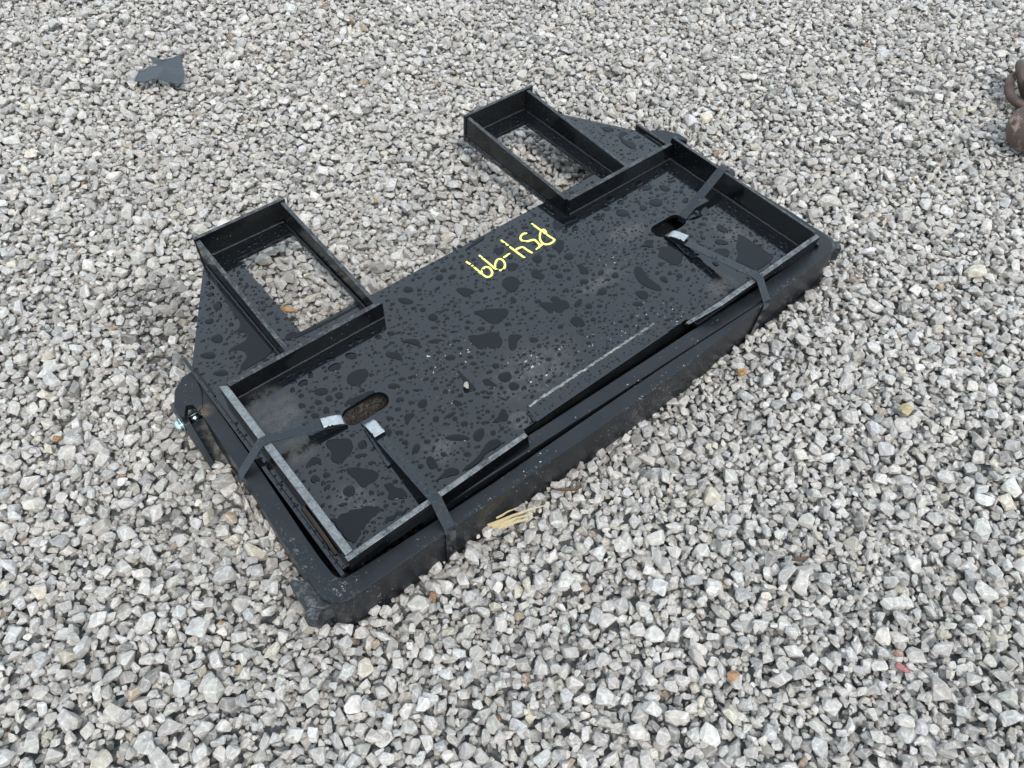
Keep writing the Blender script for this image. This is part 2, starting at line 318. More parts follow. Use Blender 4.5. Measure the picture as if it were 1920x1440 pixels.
weld([(.411,.262,.001),(.411,.59,.001)], r=.0026, seed=14); weld([(-.252,.262,.001),(-.252,.59,.001)], r=.0022, seed=15); weld([(-.4385,.27,.001),(-.4385,.58,.001)], r=.0022, seed=16)
weld([(.2325,.265,-.010),(.2325,.60,-.010)], r=.003, seed=17)
# mud caked on the outside of the left flange
bm = bmesh.new(); rnd = random.Random(2)
P = [(-.5665, y, z) for y, z in ((-.115,.004),(-.09,.018),(-.05,.022),(-.02,.016),(-.012,.004))]
a = [bm.verts.new(p) for p in P]; c = [bm.verts.new((p[0]-.003-.002*rnd.random(), p[1], p[2]*.8)) for p in P]
bm.faces.new(a); bm.faces.new(c[::-1])
for i in range(5): bm.faces.new((a[i-1], a[i], c[i], c[i-1]))
m_mud, t, b = mat('dried_brown_mud'); v = objvec(t); t.links.new(mixc(t, noise(t, v, 120, 5), (.008, .006, .004), (.034, .022, .011)), b.inputs['Base Color']); b.inputs['Roughness'].default_value = .9
mobj('mud_patch', bm, m_mud, plate)
# ================================================================ FRAME UNDERNEATH
frame = empty('lower_frame', (0, 0, -.1), 'satin black rounded steel bumper frame resting on the gravel beneath the mounting plate', 'steel frame')
outer = [(-.584,.345),(-.597,.300),(-.609,.262),(-.612,.10),(-.6215,-.03),(-.6225,-.115)]+arc(-.583,-.148,.0405,190,268,9)+[(-.42,-.190),(-.30,-.1925),(-.10,-.197),(.10,-.1975),(.25,-.192),(.33,-.187),(.44,-.183),(.575,-.178)]+arc(.585,-.137,.0405,-85,-8,9)+[(.628,-.05),(.620,.10),(.612,.262),(.600,.30),(.590,.345)]
inner = [(.583,.345),(.5855,.10),(.590,-.06),(.592,-.115)]+arc(.574,-.130,.018,0,-90,6)[1:]+[(.44,-.148),(.395,-.149),(.370,-.1795),(.268,-.1765),(.115,-.172),(-.026,-.1695),(-.12,-.168),(-.30,-.1665),(-.42,-.1625),(-.50,-.159),(-.555,-.156)]+arc(-.570,-.135,.020,-80,-170,6)[1:]+[(-.591,-.10),(-.590,-.05),(-.5845,.10),(-.582,.345)]
bm = bmesh.new(); flat(bm, [outer+inner], -.105, -.0005); mobj('frame_bar', bm, m_frame, frame, .0035, seg=3)
bm = bmesh.new(); hexa(bm, [(-.43,-.1475,-.095),(.41,-.1795,-.095),(.41,-.1475,-.095),(-.43,-.122,-.095),(-.43,-.1475,-.003),(.41,-.1795,-.003),(.41,-.1475,-.003),(-.43,-.122,-.003)])
mobj('inner_rail', bm, m_frame, frame, .004, seg=3)
for s in (-1, 1):       # rear hinge ears
    bm = bmesh.new(); top = [(-.576,.352),(-.600,.350),(-.624,.330),(-.640,.297),(-.6405,.272),(-.634,.268),(-.622,.288),(-.6125,.283),(-.6115,.262),(-.600,.268),(-.586,.30)]
    L = [(s*-x, y) for x, y in top]; flat(bm, [L if s < 0 else L[::-1]], -.014, 0.0015); o = mobj('hinge_ear', bm, m_frame, frame, .002)
    bm = bmesh.new(); YZ = [(.225,-.100),(.205,-.095),(.262,-.012),(.300,-.010),(.335,-.03),(.335,-.100)]
    A = [bm.verts.new((s*.6305, y, z)) for y, z in YZ]; B = [bm.verts.new((s*.6415, y, z)) for y, z in YZ]
    bm.faces.new(A); bm.faces.new(B[::-1])
    for i in range(len(YZ)): bm.faces.new((A[i-1], A[i], B[i], B[i-1]))
    ear = mobj('ear_plate', bm, m_dark, frame, .0015)
    bm = bmesh.new(); tube(bm, [(s*.606, .285, -.036), (s*.6305, .285, -.036)], .007, 14)
    tube(bm, [(s*.6418, .285, -.036), (s*.6440, .285, -.036)], .0145, 20)
    tube(bm, [(s*.6442, .285, -.036), (s*.650, .285, -.036), (s*.6540, .285, -.036), (s*.6555, .285, -.036)], [.0115, .0115, .0085, .003], 20)
    mobj('hinge_bolt', bm, m_zinc, frame, 0, True)
for s in (-1, 1):       # front ears with a square hole
    bm = bmesh.new(); PL = [(-.604,-.112),(-.622,-.114),(-.634,-.108),(-.640,-.097),(-.6475,-.102),(-.6485,-.146),(-.628,-.169),(-.600,-.172)]
    L = [(s*-x, y) for x, y in PL]
    flat(bm, [L if s < 0 else L[::-1]], -.062, -.016); bm.normal_update()
    tgt = Vector((s*.638, -.1575, -.039)); f = min((f for f in bm.faces if abs(f.normal.z) < .3), key=lambda f: (f.calc_center_median()-tgt).length)
    bmesh.ops.inset_region(bm, faces=[f], thickness=.0065); ff = f
    r = bmesh.ops.extrude_face_region(bm, geom=[ff]); nv = [g for g in r['geom'] if isinstance(g, bmesh.types.BMVert)]; nn = ff.normal.copy()
    bmesh.ops.translate(bm, verts=nv, vec=-nn*.016); bmesh.ops.delete(bm, geom=[ff], context='FACES')
    mobj('front_lug', bm, [m_scuff], frame, .0012)
bm = bmesh.new(); tube(bm, [(.632,.150,-.035),(.668,.150,-.035)], .0125, 16); box(bm, .628, .666, .150, .178, -.048, -.026); mobj('side_lug', bm, m_dark, frame, .001)
# blocks added under the plate to darken the view through the slots
bm = bmesh.new(); box(bm, -.574, -.16, -.06, .040, -.090, -.016); mobj('slot_shade_block', bm, m_dark, frame, .002)
bm = bmesh.new(); box(bm, .14, .574, -.06, .20, -.085, -.045); mobj('slot_shade_block', bm, m_dark, frame, .002)
# ================================================================ STRAPS
def strap(label, path, wd, wid, tail, clip, tailw=None):
    e = empty('strap', path[0], label, 'strap', 'black plastic straps holding plate and frame together')
    P = [Vector(p) for p in path]; Q = []
    for a, c in zip(P, P[1:]):
        k = max(1, int((c-a).length/.012)); Q += [a.lerp(c, i/k) for i in range(k)]
    Q.append(P[-1]); bm = bmesh.new(); ribbon(bm, Q, wd, wid, .0011); mobj('band', bm, m_strap, e)
    if tail:
        bm = bmesh.new(); T = [Vector(p) for p in tail]; T = [T[0].lerp(T[-1], i/6)+Vector((0, 0, .0025*math.sin(i*1.1))) for i in range(7)]; ribbon(bm, T, tailw or wd, wid*.98, .0011); mobj('loose_tail', bm, m_strap, e)
    if clip:
        c, d, ln, wi = clip; c = Vector(c); d = Vector(d).normalized(); s = Vector((0, 0, 1)).cross(d).normalized(); u = d.cross(s)
        bm = bmesh.new(); nx, ny = 24, 10; G = []; rnd = random.Random(int(abs(c.x)*1000))
        for i in range(nx+1):
            row = []
            for j in range(-1, ny+2):
                a = i/nx-.5; q = min(max(j, 0), ny)/ny-.5; edge = j < 0 or j > ny
                notch = 0
                for na in (.10, .27): notch = max(notch, math.exp(-((a-na)/.035)**2)) if (na < .2) == (q > 0) or na > .2 else notch
                hw = wi/2*(1-.22*notch*(abs(q) > .3)); z = .0022+.0016*math.cos(a*3.0)-.0018*max(0, -a-.32)*12*.5 - (.0035 if edge else 0) + .0011*notch*(abs(q) > .22) + rnd.uniform(-1, 1)*.00012
                row.append(bm.verts.new(c+d*a*ln+s*q*2*hw*(1.0)+u*z))
            G.append(row)
        for a, c2 in zip(G, G[1:]):
            for j in range(len(a)-1): bm.faces.new((a[j], a[j+1], c2[j+1], c2[j]))
        o = mobj('metal_seal', bm, m_seal, e, 0, True); md = o.modifiers.new('thick', 'SOLIDIFY'); md.thickness = .0009
    return e
strap('strap from left slot over the bright left flange to the left frame arm',
      [(-.424,.0845,-.012),(-.4265,.085,.006),(-.549,.1125,.0355),(-.5645,.1135,.0358),(-.613,.1035,.0025),(-.6225,.100,-.008),(-.6245,.098,-.10)], (0.15,1,0), .0180,
      [(-.436,.086,.004),(-.492,.0935,.006)], ((-.4455,.0925,.0125), (-.035,.0085,.009), .037, .0200))
strap('strap from left slot forward over the front lip and frame bar',
      [(-.3975,.072,-.012),(-.3975,.066,.004),(-.404,-.1395,.0358),(-.4045,-.1515,.0358),(-.4075,-.188,.0015),(-.409,-.1925,-.006),(-.413,-.1945,-.10)], (1,0,0), .0195,
      [(-.400,.055,.003),(-.4115,-.036,.004)], ((-.398,.036,.0130), (-.001,-.036,.005), .038, .0200))
strap('strap from right slot up over the right side flange',
      [(.4225,.088,-.012),(.424,.088,.002),(.562,.1125,.0465),(.5705,.1135,.0470),(.615,.115,-.002),(.628,.115,-.012),(.630,.115,-.10)], (-.08,1,0), .0195,
      [(.432,.085,.0015),(.484,.069,.003)], None)
strap('strap from right slot forward over right part of the scuffed front lip',
      [(.358,.078,-.012),(.3585,.070,.004),(.3745,-.1395,.0378),(.3745,-.1535,.0375),(.3735,-.1835,.0015),(.372,-.1880,-.006),(.353,-.1905,-.09)], (1,0,0), .0195,
      [(.358,.060,.003),(.3515,-.016,.007)], ((.3620,.0455,.0130), (.009,-.037,.005), .038, .0200))
# traced outlines of puddles and drops, tenths of a millimetre on the plate
PUD=[[(-962,1517),(-920,1528),(-615,1361),(-473,1263),(-373,1154),(-512,1013),(-656,1011),(-801,967),(-905,1107),(-922,1250),(-932,1375),(-984,1461)],[(-1414,1112),(-1342,1069),(-1224,975),(-1078,944),(-975,885),(-941,821),(-893,853),(-880,815),(-943,751),(-945,669),(-997,571),(-1116,499),(-1201,525),(-1290,624),(-1446,693),(-1464,831),(-1462,1010)],[(-812,647),(-726,607),(-602,480),(-644,443),(-752,431),(-869,330),(-970,286),(-1014,336),(-958,456)],[(-552,370),(-408,256),(-452,179),(-520,177),(-598,239)],[(-1846,120),(-1764,107),(-1727,25),(-1740,-67),(-1703,-136),(-1740,-182),(-1784,-147),(-1796,-87),(-1883,-43),(-1883,47)],[(-2302,-719),(-2178,-711),(-1986,-598),(-1943,-644),(-1973,-779),(-2045,-854),(-2135,-830),(-2266,-748)],[(-2479,1777),(-2338,1735),(-2208,1632),(-2201,1528),(-2245,1481),(-2309,1490),(-2362,1615),(-2459,1734)],[(-2091,1469),(-2020,1468),(-1851,1362),(-1825,1285),(-1864,1247),(-1987,1317),(-2084,1408)],[(-2550,100),(-2477,42),(-2432,-81),(-2515,-113),(-2576,-64)],[(-2066,583),(-2053,547),(-2052,285),(-2051,156),(-2056,32),(-2081,1),(-2179,42),(-2284,138),(-2138,277),(-2115,413)],[(-3389,355),(-3313,343),(-3229,276),(-3249,220),(-3342,222),(-3419,165),(-3470,146),(-3473,207)],[(141,881),(221,907),(324,841),(410,728),(420,871),(509,892),(583,818),(582,712),(662,619),(630,493),(547,439),(434,469),(353,430),(247,543),(157,570),(168,740)],[(1409,1971),(1541,1953),(1638,2049),(1767,1929),(1650,1799),(1483,1694),(1416,1730),(1434,1833)],[(1947,2527),(2157,2506),(2164,2428),(2357,2386),(2486,2358),(2477,2291),(2395,2230),(2261,2280),(2115,2288),(2001,2217),(1806,2282),(1878,2420)],[(587,1645),(696,1704),(773,1628),(756,1512),(777,1400),(660,1333),(606,1407),(541,1522)],[(-71,1785),(108,1865),(229,1816),(295,1700),(272,1576),(134,1466),(-13,1413),(-81,1467),(-96,1587)],[(-836,2250),(-719,2157),(-638,2062),(-593,1949),(-637,1892),(-706,1931),(-792,1877),(-866,1966),(-881,2147)],[(452,2692),(530,2613),(642,2576),(629,2502),(516,2422),(395,2417),(387,2524)],[(362,2147),(508,2097),(561,1990),(534,1930),(360,1889),(259,1937)],[(1470,1272),(1564,1133),(1579,991),(1524,905),(1396,926),(1369,1028),(1458,1152)],[(655,443),(783,493),(894,511),(917,447),(800,358),(677,351)],[(321,177),(431,235),(543,205),(577,90),(537,-53),(436,-88),(322,-12)],[(-157,1389),(-94,1370),(-101,1239),(-153,1189),(-230,1205),(-226,1292)],[(-74,2971),(56,3020),(347,3064),(525,3080),(520,3014),(357,2987),(159,2973)],[(-3725,1686),(-3575,1722),(-3448,1699),(-3308,1607),(-3417,1440),(-3574,1373),(-3699,1396),(-3786,1523)],[(-5285,479),(-5163,578),(-5023,599),(-4973,492),(-4999,429),(-5135,456)],[(-2853,1745),(-2895,1617),(-2789,1472),(-2721,1357),(-2658,1469),(-2652,1585)],[(-4768,2365),(-4596,2362),(-4617,2301),(-4719,2287)],[(-4771,719),(-4617,715),(-4501,605),(-4381,544),(-4394,399),(-4512,256),(-4655,236),(-4776,167),(-4844,305),(-4853,395),(-4758,487)],[(-4774,68),(-4653,36),(-4496,-124),(-4368,-325),(-4424,-410),(-4548,-439),(-4629,-406),(-4734,-448),(-4744,-345),(-4743,-185),(-4770,-67)],[(-4427,-568),(-4311,-629),(-4334,-739),(-4233,-820),(-4237,-975),(-4302,-1032),(-4379,-955),(-4499,-904),(-4537,-827),(-4443,-746),(-4455,-610)],[(-3432,294),(-3285,303),(-3246,217),(-3296,167),(-3384,202),(-3450,147),(-3486,176)],[(-3596,-582),(-3495,-613),(-3517,-812),(-3579,-878),(-3688,-823),(-3663,-695)],[(-2396,-1102),(-2485,-996),(-2624,-988),(-2760,-1051),(-2961,-1126),(-3195,-1138),(-3309,-1178),(-3157,-1234),(-2890,-1216),(-2774,-1141),(-2472,-1196)],[(-3804,-1038),(-3643,-1039),(-3418,-958),(-3295,-1123),(-3374,-1191),(-3575,-1094)],[(-5338,-610),(-5082,-635),(-4772,-777),(-4656,-947),(-4822,-967),(-5027,-1012),(-5184,-1063),(-5372,-1202),(-5411,-1113),(-5446,-822),(-5448,-551)],[(-4792,-1111),(-4519,-1120),(-4343,-1201),(-4433,-1219),(-4602,-1204),(-4845,-1189)],[(-4070,1205),(-3952,1240),(-3775,1193),(-3572,1162),(-3482,1128),(-3515,1078),(-3708,1083),(-3925,1089),(-4090,1130)],[(-3758,-77),(-3633,-74),(-3668,-184),(-3693,-199),(-3737,-146)],[(3202,564),(3281,480),(3419,436),(3418,308),(3442,142),(3329,21),(3160,-74),(3035,-36),(3002,72),(2998,241),(2940,390),(3064,439)],[(4595,232),(4684,263),(4738,232),(4750,133),(4704,-31),(4645,-51),(4584,19),(4544,139)],[(3998,-212),(4120,-234),(4260,-355),(4251,-454),(4153,-524),(4041,-530),(4003,-458),(3957,-286)],[(4229,-30),(4326,-52),(4399,-142),(4427,-272),(4391,-287),(4249,-197),(4211,-123)],[(3940,669),(3999,612),(3994,527),(3920,475),(3883,537),(3923,605)],[(3064,866),(3165,851),(3245,766),(3225,739),(3144,717),(3098,624),(3041,648),(2973,744),(2870,804),(2894,828),(2982,801)],[(3574,-109),(3603,-175),(3593,-291),(3564,-340),(3517,-314),(3542,-230)],[(3501,-404),(3567,-436),(3563,-575),(3577,-668),(3427,-651),(3482,-572)],[(2296,425),(2442,456),(2473,334),(2373,122),(2371,-67),(2389,-271),(2320,-356),(2233,-311),(2153,-131),(2112,90),(2182,273)],[(4093,2122),(4331,2169),(4513,2057),(4441,1966),(4286,2000)],[(1845,-27),(1988,-71),(2074,-209),(1980,-319),(1843,-325),(1825,-196)],[(5164,3858),(5289,3828),(5366,3636),(5307,3354),(5180,3227),(5087,3267),(5058,3547)],[(4820,-166),(4853,-612),(4850,-1105),(4808,-1162),(4230,-1200),(4193,-951),(4093,-698),(4291,-654),(4484,-399),(4687,-299)],[(5082,4323),(5201,4332),(5348,4117),(5230,4040),(5060,4139)],[(5201,3896),(5400,3942),(5496,3767),(5277,3771),(5192,3639),(5319,3410),(5246,3272),(5095,3274),(5065,3510)],[(4110,2138),(4307,2188),(4496,2040),(4396,1943),(4222,2021)],[(-4391,5753),(-4384,5509),(-4492,5127),(-4494,4900),(-4549,4629),(-4535,4440),(-4606,4277),(-4550,4145),(-4622,3945),(-4749,3897),(-4862,3916),(-4868,3878),(-4772,3827),(-4637,3796),(-4622,3670),(-4721,3562),(-4923,3590),(-5075,3556),(-5088,3506),(-4911,3458),(-4840,3288),(-4910,3182),(-5068,3110),(-5141,2972),(-4993,2951),(-4372,2997),(-4350,3433),(-4270,4408),(-4282,5147),(-4287,5816)],[(-4099,3233),(-3953,3243),(-3866,3196),(-3853,3122),(-3134,3065),(-2539,3058),(-2578,2999),(-3170,3007),(-4131,3030)]]
DRP=[(-2951,-597,205,76,137),(4149,1580,169,123,151),(-1814,2573,165,93,116),(3330,1787,158,114,124),(-2626,-778,156,91,-153),(-5422,3165,148,75,137),(-5410,3682,147,93,133),(4653,1800,138,90,103),(967,1867,136,113,-136),(-1485,-89,132,125,-135),(-5103,3948,131,106,109),(1369,365,130,89,-162),(-4240,1677,130,88,135),(5216,4118,129,95,150),(2802,1982,129,69,126),(-3761,2008,123,94,163),(-2775,-148,121,49,179),(-4938,-331,120,95,69),(4338,2282,120,70,-162),(-3169,981,119,66,140),(1687,-315,118,71,145),(3463,2299,118,74,-158),(-4712,4692,118,91,83),(1514,1509,116,95,-173),(3158,2127,116,88,122),(-1650,1896,115,96,60),(-3631,-344,115,65,-142),(-2992,355,113,86,-152),(2580,-161,113,75,80),(-3382,2046,111,88,131),(-2018,-250,110,31,135),(4715,1233,107,62,-155),(-1989,887,106,74,140),(-1598,2791,106,100,111),(1248,1752,105,57,126),(-1495,-352,104,99,-139),(3924,38,104,37,111),(-4428,121,103,53,152),(3804,1628,103,81,-148),(1889,529,103,75,-141),(-3731,2215,102,56,138),(1269,788,100,80,180),(-922,2679,100,88,61),(-4287,286,98,81,71),(2413,1735,97,56,-136),(-1821,-458,96,17,123),(-713,2530,96,73,-172),(-3810,225,96,68,60),(2193,2058,96,69,-163),(-2889,647,95,32,141),(4205,1163,95,37,130),(-5015,4429,95,77,104),(1071,1463,94,81,151),(4427,476,94,51,131),(-1553,1344,92,33,141),(-4389,2043,92,77,161),(3739,2140,91,64,-141),(5512,3536,91,76,162),(1212,1242,90,56,144),(892,240,90,72,-141),(1708,760,90,61,-160),(-385,2623,89,50,53),(991,1224,88,77,93),(2144,2780,88,66,92),(3739,-510,88,59,76),(-4194,2118,86,42,62),(-4384,1274,86,57,64),(3543,2066,86,77,179),(-5248,205,85,73,115),(-3006,-59,84,54,55),(1326,2572,84,69,146),(-4685,5051,84,62,126),(-1663,1142,83,54,140),(1964,2134,83,65,-138),(-4040,1405,83,74,93),(5352,3222,83,56,-142),(2962,-463,82,35,-165),(1374,2745,81,70,147),(-2792,948,80,54,164),(-4752,1096,80,44,138),(2893,-289,80,69,-170),(-5143,-477,79,34,152),(-1455,215,78,73,143),(565,2251,78,64,48),(-1106,1085,76,63,141),(-733,2785,76,68,60),(-3620,445,76,54,121),(-3257,666,76,63,178),(4675,2214,76,56,151),(-2500,2046,76,66,128),(1098,1050,75,45,46),(-4208,1464,75,61,75),(4851,2239,75,46,-172),(-3068,2288,75,58,132),(-1753,1382,74,33,113),(1023,2792,74,71,-143),(815,828,74,69,-161),(-4592,1296,74,65,94),(196,958,72,69,-159),(3337,929,72,59,159),(2800,-115,72,47,-143),(-639,858,71,63,145),(-2685,-448,71,64,58),(-1785,1663,71,45,140),(1009,650,71,60,153),(2842,178,71,60,-161),(-1684,2172,70,64,70),(-3330,-728,70,45,113),(-3660,104,69,60,128),(4115,180,69,55,52),(-4572,-689,68,35,165),(4601,561,68,52,158),(-4662,1624,67,58,96),(-4512,2179,67,45,134),(-4399,1506,67,56,120),(-3021,-966,67,53,139),(-4579,5359,67,53,89),(-4616,2023,66,41,66),(-5065,155,66,54,125),(-4361,-117,66,46,136),(-2741,2111,66,58,122),(-2076,1113,65,45,114),(-482,1877,65,53,52),(-212,2880,65,54,55),(721,-68,64,58,-165),(-576,2742,63,50,55),(1778,2913,63,48,46),(-4792,4425,63,36,69),(-1741,510,62,52,140),(105,190,62,58,-163),(3946,-455,62,51,-171),(-4583,5199,62,50,106),(-1464,590,61,44,178),(-1716,950,60,54,58),(3959,368,60,50,-165),(-4738,4102,60,49,102),(-1801,2307,59,55,83),(-65,3133,59,55,60),(-1692,672,58,57,103),(-216,873,58,51,-136),(-3135,489,58,48,133),(173,2827,58,46,52),(-5095,3363,58,55,-171),(-1453,1701,57,51,60),(-1199,1378,57,51,56),(-75,2656,57,51,54),(-3395,-342,57,53,118),(-5186,59,56,38,66),(-4560,1820,55,45,80),(-3993,-627,55,31,139),(3445,1191,55,48,-164),(-4029,4807,55,41,-156),(-2213,1283,54,49,67),(-3918,-52,54,47,126),(-1691,-235,52,41,50),(-35,2857,52,46,54),(-3766,-668,52,48,74),(-4072,4064,52,43,89),(-4678,-578,51,46,87),(-2133,1896,50,46,78),(4221,322,50,41,170),(-4014,5052,50,41,109),(-3990,4239,50,42,100),(-3059,733,49,39,61),(-2210,-492,49,43,52),(-2392,397,48,40,137),(-2407,-504,48,36,107),(-3977,-851,48,35,168),(-3983,3687,48,41,103),(-4497,-977,47,24,140),(-4638,1441,47,39,123),(-4249,1136,47,39,125),(4298,455,47,37,162),(-3967,5251,47,37,83),(-4946,-1041,46,32,136),(4322,637,46,35,-151),(4164,665,45,33,-148),(-1263,1516,43,41,127),(-2595,-268,43,38,137),(-4092,4959,43,36,95),(-4088,3427,43,37,98),(-1909,630,42,40,71),(-4822,-1042,42,23,139),(4113,549,41,34,166),(4372,285,41,34,-165),(-3726,-949,39,25,139),(-2196,-361,38,34,53)]
TXT=[[(-228,2711),(-193,2520),(-200,2235)],[(-200,2235),(-123,2319),(-8,2348),(43,2268),(7,2136),(-70,2069),(-157,2074),(-190,2147),(-184,2255)],[(96,2670),(105,2432),(105,2187)],[(105,2187),(129,2088),(215,2052),(323,2113),(381,2214),(382,2329),(301,2359),(192,2281),(117,2194)],[(456,2320),(608,2333)],[(731,2744),(745,2528),(753,2336),(777,2050)],[(753,2336),(834,2347),(960,2325),(964,2187),(992,2064)],[(1286,2568),(1244,2619),(1164,2612),(1081,2556),(1058,2470),(1113,2392),(1212,2366),(1288,2341),(1288,2255),(1266,2108),(1132,2088)],[(1565,2737),(1574,2588),(1584,2369),(1616,2066)],[(1616,2066),(1509,2029),(1386,2058),(1344,2135),(1374,2256),(1456,2365),(1568,2451),(1638,2460),(1651,2404),(1621,2340)],[(1340,2145),(1266,2108)]]
# ================================================================ YELLOW MARKING
def chaikin(P, closed=False, it=2):
    for _ in range(it):
        Q = []; n = len(P)
        for i in range(n if closed else n-1):
            a, c = P[i], P[(i+1) % n]
            Q += [(a[0]*.75+c[0]*.25, a[1]*.75+c[1]*.25), (a[0]*.25+c[0]*.75, a[1]*.25+c[1]*.75)]
        if not closed: Q = [P[0]]+Q+[P[-1]]
        P = Q
    return P
bm = bmesh.new(); rnd = random.Random(5)
for si, S in enumerate(TXT):
    P = chaikin([(x/1e4, y/1e4) for x, y in S]); z = .0008+.00012*si; hw = .0023; prev = None
    for i, p in enumerate(P):
        a, c = P[max(i-1, 0)], P[min(i+1, len(P)-1)]; d = Vector((c[0]-a[0], c[1]-a[1], 0)).normalized(); s = Vector((-d.y, d.x, 0)); k = hw*(1+rnd.uniform(-.09, .09))
        if i in (0, len(P)-1): k *= .75
        row = [bm.verts.new((p[0]+s.x*k*q, p[1]+s.y*k*q, z*h)) for q, h in ((-1, 0), (-.8, .8), (0, 1), (.8, .8), (1, 0))]
        if prev:
            for j in range(4): bm.faces.new((prev[j], prev[j+1], row[j+1], row[j]))
        prev = row
for S, r in ((TXT, .0021),):     # round stroke ends
    for si, s in enumerate(S):
        for p in (s[0], s[-1]):
            z = .0007+.00012*si; c = bm.verts.new((p[0]/1e4, p[1]/1e4, z)); rg = [bm.verts.new((p[0]/1e4+math.cos(a*math.pi/5)*r, p[1]/1e4+math.sin(a*math.pi/5)*r, z*.5)) for a in range(10)]
            for i in range(10): bm.faces.new((rg[i-1], rg[i], c))
mobj('yellow_marking', bm, m_yellow, plate, 0, True)
# ================================================================ RAIN BEADS AND PUDDLES
rng = np.random.RandomState(11)
def inpoly(x, y, L):
    r = False; n = len(L)
    for i in range(n):
        x1, y1 = L[i-1]; x2, y2 = L[i]
        if (y1 > y) != (y2 > y) and x < (x2-x1)*(y-y1)/(y2-y1)+x1: r = not r
    return r
def area(P): return abs(sum(P[i-1][0]*P[i][1]-P[i][0]*P[i-1][1] for i in range(len(P))))/2
VS, FS = [], []; CAPS = []; CAP1 = []
from mathutils.geometry import tessellate_polygon
def puddle(P, z0=0.0, h=.0016, V=None, F=None):
    """outline -> low dome with a rounded wet rim"""
    V = VS if V is None else V; F = FS if F is None else F
    if sum(P[i-1][0]*P[i][1]-P[i][0]*P[i-1][1] for i in range(len(P))) < 0: P = P[::-1]
    n = len(P); b0 = len(V); w0 = min(.0020, .9*area(P)/sum(math.dist(P[i-1], P[i]) for i in range(n))); nr = []
    for i in range(n):
        a, c = P[i-1], P[(i+1) % n]; d = (c[0]-a[0], c[1]-a[1]); l = math.hypot(*d) or 1; nr.append((-d[1]/l, d[0]/l))
    def simple(Q):
        m_ = len(Q)
        for i in range(m_):
            a, b1 = Q[i], Q[(i+1) % m_]
            for j in range(i+2, m_):
                if i == 0 and j == m_-1: continue
                c, d = Q[j], Q[(j+1) % m_]
                f = lambda p, q, r: (q[0]-p[0])*(r[1]-p[1])-(q[1]-p[1])*(r[0]-p[0])
                if f(a, b1, c)*f(a, b1, d) < 0 and f(c, d, a)*f(c, d, b1) < 0: return False
        return True
    while w0 > 2e-5 and not simple([(p_[0]+q_[0]*w0, p_[1]+q_[1]*w0) for p_, q_ in zip(P, nr)]): w0 *= .6
    for off, zz in ((0, 0), (.12, .42), (.40, .80), (1.0, 1.0)):
        for p, q in zip(P, nr): V.append((p[0]+q[0]*off*w0, p[1]+q[1]*off*w0, z0+.0001+h*zz))
    for k in range(3):
        for i in range(n):
            a = b0+k*n; F.append((a+(i-1) % n, a+i, a+n+i, a+n+(i-1) % n))
    ring = [Vector((V[b0+3*n+i][0], V[b0+3*n+i][1], 0)) for i in range(n)]
    for tr in tessellate_polygon([ring]):
        a, c, d = (ring[q_] for q_ in tr)
        if (c.x-a.x)*(d.y-a.y)-(c.y-a.y)*(d.x-a.x) < 0: tr = tr[::-1]
        F.append(tuple(b0+3*n+q_ for q_ in tr)); (CAPS if F is FS else CAP1).append(len(F)-1)
def drop(cx, cy, a, b_, ang, z0=0.0, n=12):
    b0 = len(VS); ca, sa = math.cos(ang), math.sin(ang); ph = rng.rand(3)*6.28; r0 = (a*b_)**.5
    h = min(.0013, .30*r0)
    W = [1+.05*math.sin(2*t_+ph[0])+.05*math.sin(3*t_+ph[1]) for t_ in np.arange(n)*2*math.pi/n] if r0 > .0012 else [1]*n
    for f, zz in ((1, 0), (.93, .42), (.72, .80), (.40, .96)):
        for i in range(n):
            t_ = 2*math.pi*i/n; x = math.cos(t_)*a*f*W[i]; y = math.sin(t_)*b_*f*W[i]
            VS.append((cx+x*ca-y*sa, cy+x*sa+y*ca, z0+.0001+h*zz))
    VS.append((cx, cy, z0+.0001+h))
    for k in range(3):
        for i in range(n): q = b0+k*n; FS.append((q+(i-1) % n, q+i, q+n+i, q+n+(i-1) % n))
    for i in range(n): FS.append((b0+3*n+(i-1) % n, b0+3*n+i, b0+4*n))
NAMED = {0: 'angular rain puddle in the middle of the plate, upper of the two largest', 1: 'wide rain puddle with a hooked corner near the plate centre',
 11: 'three-lobed rain puddle to the right of the plate centre', 28: 'large rain puddle between the two left metal seals and the front', 29: 'rain puddle with a pointed lower tip nearest the left front corner of the tray',
 15: 'round rain puddle just below the yellow digits', 39: 'large rain puddle beside the right metal seal', 47: 'long curved rain puddle left of the right strap shadow', 51: 'thin sheet of rain water in the right front corner of the tray',
 55: 'scalloped film of rain water on the left triangular wing of the plate', 35: 'ragged film of rain water in the left front corner of the tray', 13: 'rain puddle with a long arm at the foot of the right cross bar'}
occ = {}
def mark(x, y, r):
    occ.setdefault((int(x//.02), int(y//.02)), []).append((x, y, r))
def free(x, y, r, gap=.0007):
    i, j = int(x//.02), int(y//.02)
    for a in (-1, 0, 1):
        for c in (-1, 0, 1):
            for (X, Y, Q) in occ.get((i+a, j+c), ()):
                if (X-x)**2+(Y-y)**2 < (Q+r+gap)**2: return False
    return True
polysm = []
def wob(P, a, sd):
    q = random.Random(sd); ph = [q.uniform(0, 6.28) for _ in range(6)]; n = len(P); R_ = []
    for i in range(n):
        u, v = P[i-1], P[(i+1) % n]; d = (v[0]-u[0], v[1]-u[1]); l = math.hypot(*d) or 1; x, y = P[i]
        h = a*(math.sin(x*420+y*310+ph[0])+.8*math.sin(y*560-x*240+ph[1])+.5*math.sin((x+y)*1100+ph[2])); R_.append((x-d[1]/l*h, y+d[0]/l*h))
    return R_
